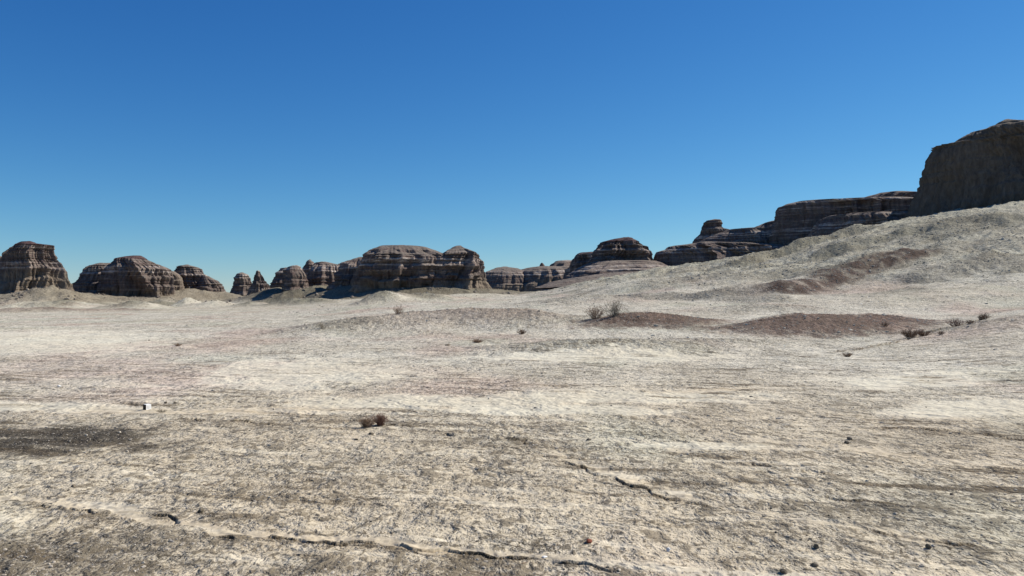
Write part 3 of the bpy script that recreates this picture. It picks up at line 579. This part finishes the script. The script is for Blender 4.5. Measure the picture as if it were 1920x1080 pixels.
# ------------------------------------------------------------------ ground sheet
def ground():
    rs = [0.5]
    while rs[-1] < 6000:
        r = rs[-1]
        rs.append(r + (0.35 if r < 5 else min(r * r / 4200, 0.0055 * r) if r < 300 else .012 * r if r < 420 else 0.05 * r))
    rs = np.array(rs)
    az = np.radians(np.r_[np.arange(-36, 36.01, 0.055), np.arange(37, 323.5, 1.5)])
    M = len(az); R, A = np.meshgrid(rs, az, indexing='ij'); x = R * np.sin(A); y = R * np.cos(A)
    z = np.empty_like(x); col = np.empty(x.shape + (3,)); sp = np.empty_like(x)
    for k in range(0, len(rs), 100):
        z[k:k+100], col[k:k+100], sp[k:k+100] = terrain(x[k:k+100], y[k:k+100])
    V = np.stack([x, y, z], -1).reshape(-1, 3)
    i = np.arange(len(rs) - 1)[:, None] * M + np.arange(M)[None]; j = np.arange(len(rs) - 1)[:, None] * M + (np.arange(M)[None] + 1) % M
    Q = np.stack([i, i + M, j + M, j], -1).reshape(-1, 4)
    c = len(V); V = np.r_[V, [[0, 0, 0]]]
    # close the middle under the camera
    Q = np.r_[Q, np.stack([np.full(M // 2, c), np.arange(0, M - 1, 2)[:M // 2], np.arange(1, M, 2)[:M // 2], (np.arange(2, M + 1, 2) % M)[:M // 2]], -1)]
    o = mesh_obj('ground', V, Q, MAT_GROUND, None, True, dict(soil=np.r_[col.reshape(-1, 3), [[.4, .38, .3]]], speck=np.r_[sp.ravel(), [0.3]]))
    tag(o, 'pale cracked salt-crusted desert ground rising into a rough hillside on the right', kind='structure')
    print('ground verts', len(V))
ground()

# ------------------------------------------------------------------ shrubs
rnd = random.Random(7)
def on_flat(px, py): Y = F * EYE / (py - HY); return wx(px, Y), Y
def seen(px, py):
    """the point of the ground that the photo shows at this pixel"""
    Ys = np.exp(np.linspace(math.log(7), math.log(250), 900)); xs = wx(px, Ys); z, _, _ = terrain(xs, Ys, True)
    ray = EYE + (HY - py) / F * Ys; hit = np.nonzero(z >= ray)[0]
    k = hit[0] if len(hit) else -1
    return float(xs[k]), float(Ys[k]), float(z[k])
def tube(V, Fc, pts, r0, r1, n=3):
    b = len(V); m = len(pts)
    for k, p in enumerate(pts):
        r = r0 + (r1 - r0) * k / (m - 1)
        d = np.array(pts[min(k + 1, m - 1)]) - np.array(pts[max(k - 1, 0)]); d = d / (np.linalg.norm(d) + 1e-9)
        s = np.cross(d, (0.3, 0.9, 0.2)); s /= np.linalg.norm(s) + 1e-9; t = np.cross(d, s)
        for q in range(n): a = 2 * math.pi * q / n; V.append(tuple(np.array(p) + r * (math.cos(a) * s + math.sin(a) * t)))
    for k in range(m - 1):
        for q in range(n): Fc.append((b + k * n + q, b + k * n + (q + 1) % n, b + (k + 1) * n + (q + 1) % n, b + (k + 1) * n + q))
def shrub(name, label, cat, px, py, wpx, hpx, n, mat, seed, lean=0.0, dense=1.0, group=None):
    x, y, z = seen(px, py); m = y / F; w = wpx * m / 2; h = hpx * m; R = random.Random(seed); V = []; Fc = []
    th = max(0.004, 0.30 * m)
    for _ in range(n):
        a = R.uniform(0, 2 * math.pi); sp = R.random() ** .6; ln = h * R.uniform(.55, 1.0)
        bx, by = .35 * w * sp * math.cos(a), .35 * w * sp * math.sin(a)
        tx, ty = w * sp * math.cos(a) * R.uniform(.85, 1.35) + lean * h, w * .7 * sp * math.sin(a)
        P = [(bx, by, -.03 * h)]; top = ln * (1.02 - .45 * sp * sp)
        for k in range(1, 5):
            f = k / 4; P.append((bx + (tx - bx) * f ** 1.2 + R.gauss(0, .05) * w, by + (ty - by) * f ** 1.2 + R.gauss(0, .05) * w, top * f ** .85 + R.gauss(0, .03) * h))
        tube(V, Fc, P, th, th * .45)
        for _ in range(int(4 * dense)):
            k = R.randint(1, 3); o = np.array(P[k]) * .5 + np.array(P[k + 1]) * .5; L = h * R.uniform(.15, .38)
            dv = np.array([R.gauss(0, .6), R.gauss(0, .6), R.uniform(.1, .9)]); dv /= np.linalg.norm(dv)
            q1 = o + dv * L * .5 + np.array([R.gauss(0, .08), R.gauss(0, .08), 0]) * L; tube(V, Fc, [tuple(o), tuple(q1), tuple(o + dv * L)], th * .6, th * .3)
    o = mesh_obj(name, V, Fc, mat, None, True); o.location = (x, y, z); o['label'] = label; o['category'] = cat
    if group: o['group'] = group
    return o
G = 'dry desert shrubs'
def bush(root_label, px, py, parts, group=G, name='dry_shrub', cat='shrub'):
    return [shrub(name, root_label, cat, px, py, *parts, group=group)]
bush('grey-brown spiky dry shrub beside a redder tuft on the near flat', 688, 801, (36, 21, 110, MAT_TWIG_TAN, 1, 0))
bush('reddish dry tuft touching a greyer shrub on the near flat', 713, 799, (30, 22, 120, MAT_TWIG_RED, 2, 0))
bush('thin brown leafless shrub on the left shoulder of the dark red mound', 1117, 598, (46, 27, 60, MAT_TWIG_TAN, 3, 0))
bush('taller greyish leafless shrub on top of the dark red mound, next to a browner one', 1152, 594, (50, 31, 60, MAT_TWIG_PALE, 4, 0))
bush('small brown twiggy shrub below the grey mound at the foot of the great central ridge', 746, 589, (26, 17, 30, MAT_TWIG, 5, 0))
bush('sparse pale shrub at the left end of the brown gravel rise', 604, 616, (22, 14, 26, MAT_TWIG_PALE, 6, 0))
bush('low dark clump at the edge of the white flat, below the gravel rise', 896, 643, (26, 8, 70, MAT_TWIG, 7, 0))
bush('small round brown tuft on the gravel rise right of the dark clump', 978, 627, (18, 11, 50, MAT_TWIG, 8, 0))
bush('brown rounded tumbleweed, leftmost of the pair on the crest of the near bank', 1706, 634, (40, 17, 110, MAT_TWIG_TAN, 9, 0))
bush('reddish flattened tumbleweed, right one of the pair on the crest of the near bank', 1733, 630, (40, 13, 90, MAT_TWIG_TAN, 10, 0))
bush('thin pinkish-brown shrub halfway up the crest of the near bank', 1792, 612, (36, 17, 46, MAT_TWIG_RED, 11, 0))
bush('dark upright dead shrub at the top of the near bank', 1841, 600, (26, 14, 60, MAT_TWIG, 12, .5))
bush('tiny dead tuft between the tumbleweeds and the thin shrub on the near bank', 1764, 628, (16, 8, 30, MAT_TWIG, 16, 0))
bush('small brown tuft between the thin shrub and the dark upright one on the near bank', 1818, 607, (18, 9, 34, MAT_TWIG_TAN, 17, 0))
bush('low spread tuft on the right end of the second dark red mound', 1660, 612, (22, 9, 30, MAT_TWIG_TAN, 18, 0))
bush('flat dark tuft on the white flat at the foot of the near bank', 1590, 669, (26, 8, 60, MAT_TWIG, 13, 0))
bush('tiny dark tuft alone on the smooth flat at the left', 333, 649, (15, 6, 40, MAT_TWIG, 14, 0))
bush('faint dead tuft on the bare ground right of the small white block', 303, 773, (24, 6, 34, MAT_TWIG_PALE, 15, 0))

# dead sticks lying on the crust
def stick(label, px, py, L, ang, r=0.006):
    x, y, z = seen(px, py); V = []; Fc = []; P = []
    R = random.Random(int(px))
    for k in range(7):
        s = (k / 6 - .5) * L; X = s * math.cos(ang) + R.gauss(0, .01); Yy = s * math.sin(ang) + R.gauss(0, .015); P.append((X, Yy, zt(x + X, y + Yy) - z + r + .012))
    tube(V, Fc, P, r, r * .5, 5); o = mesh_obj('stick', V, Fc, MAT_TWIG, None, True); o.location = (x, y, z); tag(o, label, 'stick', 'dead sticks on the crust')
stick('thin crooked dead stick lying nearly level on the crust, lower left', 400, 912, .32, .12)
stick('short dead stick slanting up towards the right beside the level one', 424, 903, .22, .95, .004)
stick('straight thin stick lying on the crust right of the crossed pair', 582, 891, .30, -.04, .004)
stick('pale crooked twig on the crust near the bottom crack', 985, 1058, .14, .9, .004)

# ------------------------------------------------------------------ the white block and loose stones
def block():
    x, y, z = seen(276, 768.5); a = 0.152; bev = .006
    root = bpy.data.objects.new('marker_block', None); COL.objects.link(root); root.location = (x, y, z - .012); root.rotation_euler = (0.012, -0.01, math.radians(53.4))
    tag(root, 'small square white block standing alone on the bare flat at the left', 'marker block')
    import bmesh
    def bx(name, sx, sy, sz, cx, cy, cz, b, mat):
        bm = bmesh.new(); bmesh.ops.create_cube(bm, size=1)
        for v in bm.verts: v.co = (v.co.x * sx + cx, v.co.y * sy + cy, v.co.z * sz + cz)
        bmesh.ops.bevel(bm, geom=bm.edges[:], offset=b, segments=2, affect='EDGES')
        me = bpy.data.meshes.new(name); bm.to_mesh(me); bm.free(); me.materials.append(mat); o = bpy.data.objects.new(name, me); COL.objects.link(o); o.parent = root
    bx('body', a, a, a, 0, 0, a / 2, bev, MAT_WHITE)
    bx('side_panel', .006, a * .97, a * .97, -a / 2 - .001, 0, a * .5, .002, MAT_SIDE)  # thin dark brown plate over the left face
    bx('front_plate', a * .45, .006, a * .42, 0, -a / 2 - .001, a * .52, .002, MAT_OLD)
block()
def rock_shape(R, s, jag=.28, n=2):
    import bmesh
    bm = bmesh.new(); bmesh.ops.create_icosphere(bm, subdivisions=n, radius=1)
    k = [(R.gauss(0, 1), R.gauss(0, 1), R.gauss(0, 1)) for _ in range(9)]
    for v in bm.verts:
        f = 1.0
        for q in k:
            L = math.sqrt(sum(c * c for c in q)); d = (v.co.x * q[0] + v.co.y * q[1] + v.co.z * q[2]) / L
            if d > .62: f = min(f, (.62 + jag * .25) / d)
        v.co = (v.co.x * f * s[0], v.co.y * f * s[1], v.co.z * f * s[2])
    V = [tuple(v.co) for v in bm.verts]; Fc = [tuple(w.index for w in f.verts) for f in bm.faces]; bm.free(); return V, Fc
def stone(label, px, py, wpx, hpx, mat, seed, name='stone'):
    x, y, z = seen(px, py); m = y / F; R = random.Random(seed)
    V, Fc = rock_shape(R, (wpx * m / 1.7, wpx * m / 2.2, hpx * m / 1.5)); o = mesh_obj(name, V, Fc, mat, None, False)
    o.location = (x, y, z + hpx * m * .28); o.rotation_euler = (0, 0, R.uniform(0, 6)); tag(o, label, 'stone', 'loose stones')
stone('small white stone at the far left, beyond the white block', 111, 727, 7, 5, MAT_PALESTONE, 3)
stone('flat rust-red stone in the lower centre', 1104, 1019, 14, 8, MAT_REDSTONE, 5)
stone('white stone chip next to the bottom crack', 1021, 1046, 11, 5, MAT_PALESTONE, 6)
stone('white-sided stone at the lower right of centre', 1253, 1034, 10, 8, MAT_PALESTONE, 7)
stone('dark upright stone right of the white-sided stone', 1530, 1030, 12, 11, MAT_DARKSTONE, 8)
stone('dark pointed stone, rightmost of the two upright ones near the bottom', 1741, 1030, 11, 10, MAT_DARKSTONE, 9)
stone('dark lump of earth close to the bottom edge, right of centre', 1527, 1062, 14, 9, MAT_DARKSTONE, 10)
stone('dark lump of earth at the very bottom right of centre', 1469, 1076, 14, 9, MAT_DARKSTONE, 11)
stone('dark stone on the pale strip at the right, larger of two', 1593, 824, 11, 6, MAT_DARKSTONE, 12)
stone('dark flat stone just below the larger one on the pale strip', 1588, 832, 11, 5, MAT_DARKSTONE, 13)
stone('dark clod alone right of the reddish patch, mid right', 1104, 826, 10, 5, MAT_DARKSTONE, 14)
stone('tiny black stone right of the white block, nearer of two', 311, 756, 6, 4, MAT_DARKSTONE, 15)
stone('tiny black stone right of the white block, farther of two', 328, 756, 8, 4, MAT_DARKSTONE, 16)
stone('dark clod below the paired shrubs', 696, 815, 10, 5, MAT_DARKSTONE, 17)
stone('dark clod at the left of the near ground', 138, 915, 9, 6, MAT_DARKSTONE, 18)
stone('dark clod between the level stick and the long crack', 376, 962, 12, 9, MAT_DARKSTONE, 19)
stone('dark clod on the far white flat, left of the low dark clump', 840, 648, 12, 4, MAT_DARKSTONE, 20)
stone('dark stone at the right edge of the near flat', 1784, 929, 9, 6, MAT_DARKSTONE, 21)


CLOD = simple_mat("pale_crust_clods", (0.34, 0.29, 0.22), (0.52, 0.46, 0.37), 1.3, 0.01)
CLODDARK = simple_mat("fallen_mudstone", (0.12, 0.10, 0.08), (0.30, 0.26, 0.21), 0.5, 0.05)
RUBBLE = simple_mat("hillside_rubble", (0.24, 0.215, 0.17), (0.52, 0.49, 0.41), 0.6, 0.03)
def scatter(name, label, cat, mat, x, y, z, sz, seed, flat=.62, sink=.1):
    R = np.random.default_rng(seed); n = len(x); shapes = []
    for k in range(10):
        V, Fc = rock_shape(random.Random(seed * 31 + k), (1, .8, flat), n=1); shapes.append((np.array(V), np.array(Fc)))
    nv, nf = len(shapes[0][0]), len(shapes[0][1]); SV = np.stack([q[0] for q in shapes])[np.arange(n) % 10]; SF = np.stack([q[1] for q in shapes])[np.arange(n) % 10]
    a = R.uniform(0, 6.28, n); c, q = np.cos(a)[:, None], np.sin(a)[:, None]; s_ = sz[:, None]; st = (1 + .5 * R.random(n))[:, None]
    X = SV[:, :, 0] * s_ * st; Y = SV[:, :, 1] * s_; Z = SV[:, :, 2] * s_ * (.7 + .6 * R.random(n))[:, None]
    P = np.stack([X * c - Y * q + x[:, None], X * q + Y * c + y[:, None], Z + z[:, None] + s_ * sink], -1).reshape(-1, 3)
    FF = (SF + (np.arange(n) * nv)[:, None, None]).reshape(-1, 3)
    o = mesh_obj(name, P, FF, mat, None, False); tag(o, label, cat, kind='stuff'); return o
def spread(n, y0, y1, seed, px0=-60, px1=1980):
    R = np.random.default_rng(seed); y = 1 / R.uniform(1 / y1, 1 / y0, n); x = wx(R.uniform(px0, px1, n), y); z, col, sp = terrain(x, y); return R, x, y, z, sp
def keepers(R, k, *a): m = R.random(len(k)) < k; return [q[m] for q in a]
R_, x_, y_, z_, sp_ = spread(60000, 7.8, 60, 5)
cl = sst(.15, .9, sp_ + .5 * n2(x_ / .8, y_ / .8, 66)); x_, y_, z_ = keepers(R_, .12 + .8 * cl, x_, y_, z_)
sz = .0055 * (1 - R_.random(len(x_))) ** -.38 * np.clip(y_ / 11, .8, 9) ** .62
scatter('clods', 'pale crumbs and clods of broken crust all over the flat', 'clods', CLOD, x_, y_, z_, np.minimum(sz, .03 * np.clip(y_ / 11, 1, 3)), 3)
R_, x_, y_, z_, sp_ = spread(26000, 7.8, 75, 6)
cl = sst(.2, .9, sp_ + .6 * n2(x_ / 1.1, y_ / 1.1, 67)); x_, y_, z_ = keepers(R_, .04 + .75 * cl, x_, y_, z_)
sz = .005 * (1 - R_.random(len(x_))) ** -.42 * np.clip(y_ / 11, .8, 9) ** .6
scatter('gravel', 'small dark crumbs and pebbles strewn over the crust', 'gravel', MAT_PEBBLE, x_, y_, z_, np.minimum(sz, .028 * np.clip(y_ / 11, 1, 3)), 4)
# rough knobs of crust on the rises and the hillside
R_ = np.random.default_rng(9); n = 90000; y_ = np.exp(R_.uniform(math.log(48), math.log(225), n)); px_ = R_.uniform(540, 1980, n); x_ = wx(px_, y_); z_, c_, sp_ = terrain(x_, y_)
cl = sst(.55, 1.05, sp_ + .3 * n2(x_ / 4, y_ / 5, 68)) ; x_, y_, z_ = keepers(R_, .03 + .9 * cl, x_, y_, z_)
sz = .032 * (1 - R_.random(len(x_))) ** -.30 * np.clip(y_ / 70, .7, 3) ** 1.2
scatter('rubble', 'puffed knobs of pale crust and rubble on the rises and hillside', 'rubble', RUBBLE, x_, y_, z_, np.minimum(sz, .26), 5, .7, .02)
print('scattered', len(x_))

R_ = np.random.default_rng(12); n = 26000; y_ = R_.uniform(228, 300, n); px_ = R_.uniform(-40, 960, n); x_ = wx(px_, y_); z_, c_, sp_ = terrain(x_, y_)
cl = sst(.1, .6, n2(x_ / 9, y_ / 12, 91)) * sst(2.2, 4.5, z_) + .05; x_, y_, z_ = keepers(R_, cl, x_, y_, z_)
sz = .12 * (1 - R_.random(len(x_))) ** -.42
scatter('fallen_rubble', 'fallen blocks and rubble at the feet of the buttes', 'rubble', CLODDARK, x_, y_, z_, np.minimum(sz, .8), 6, .75, .1)
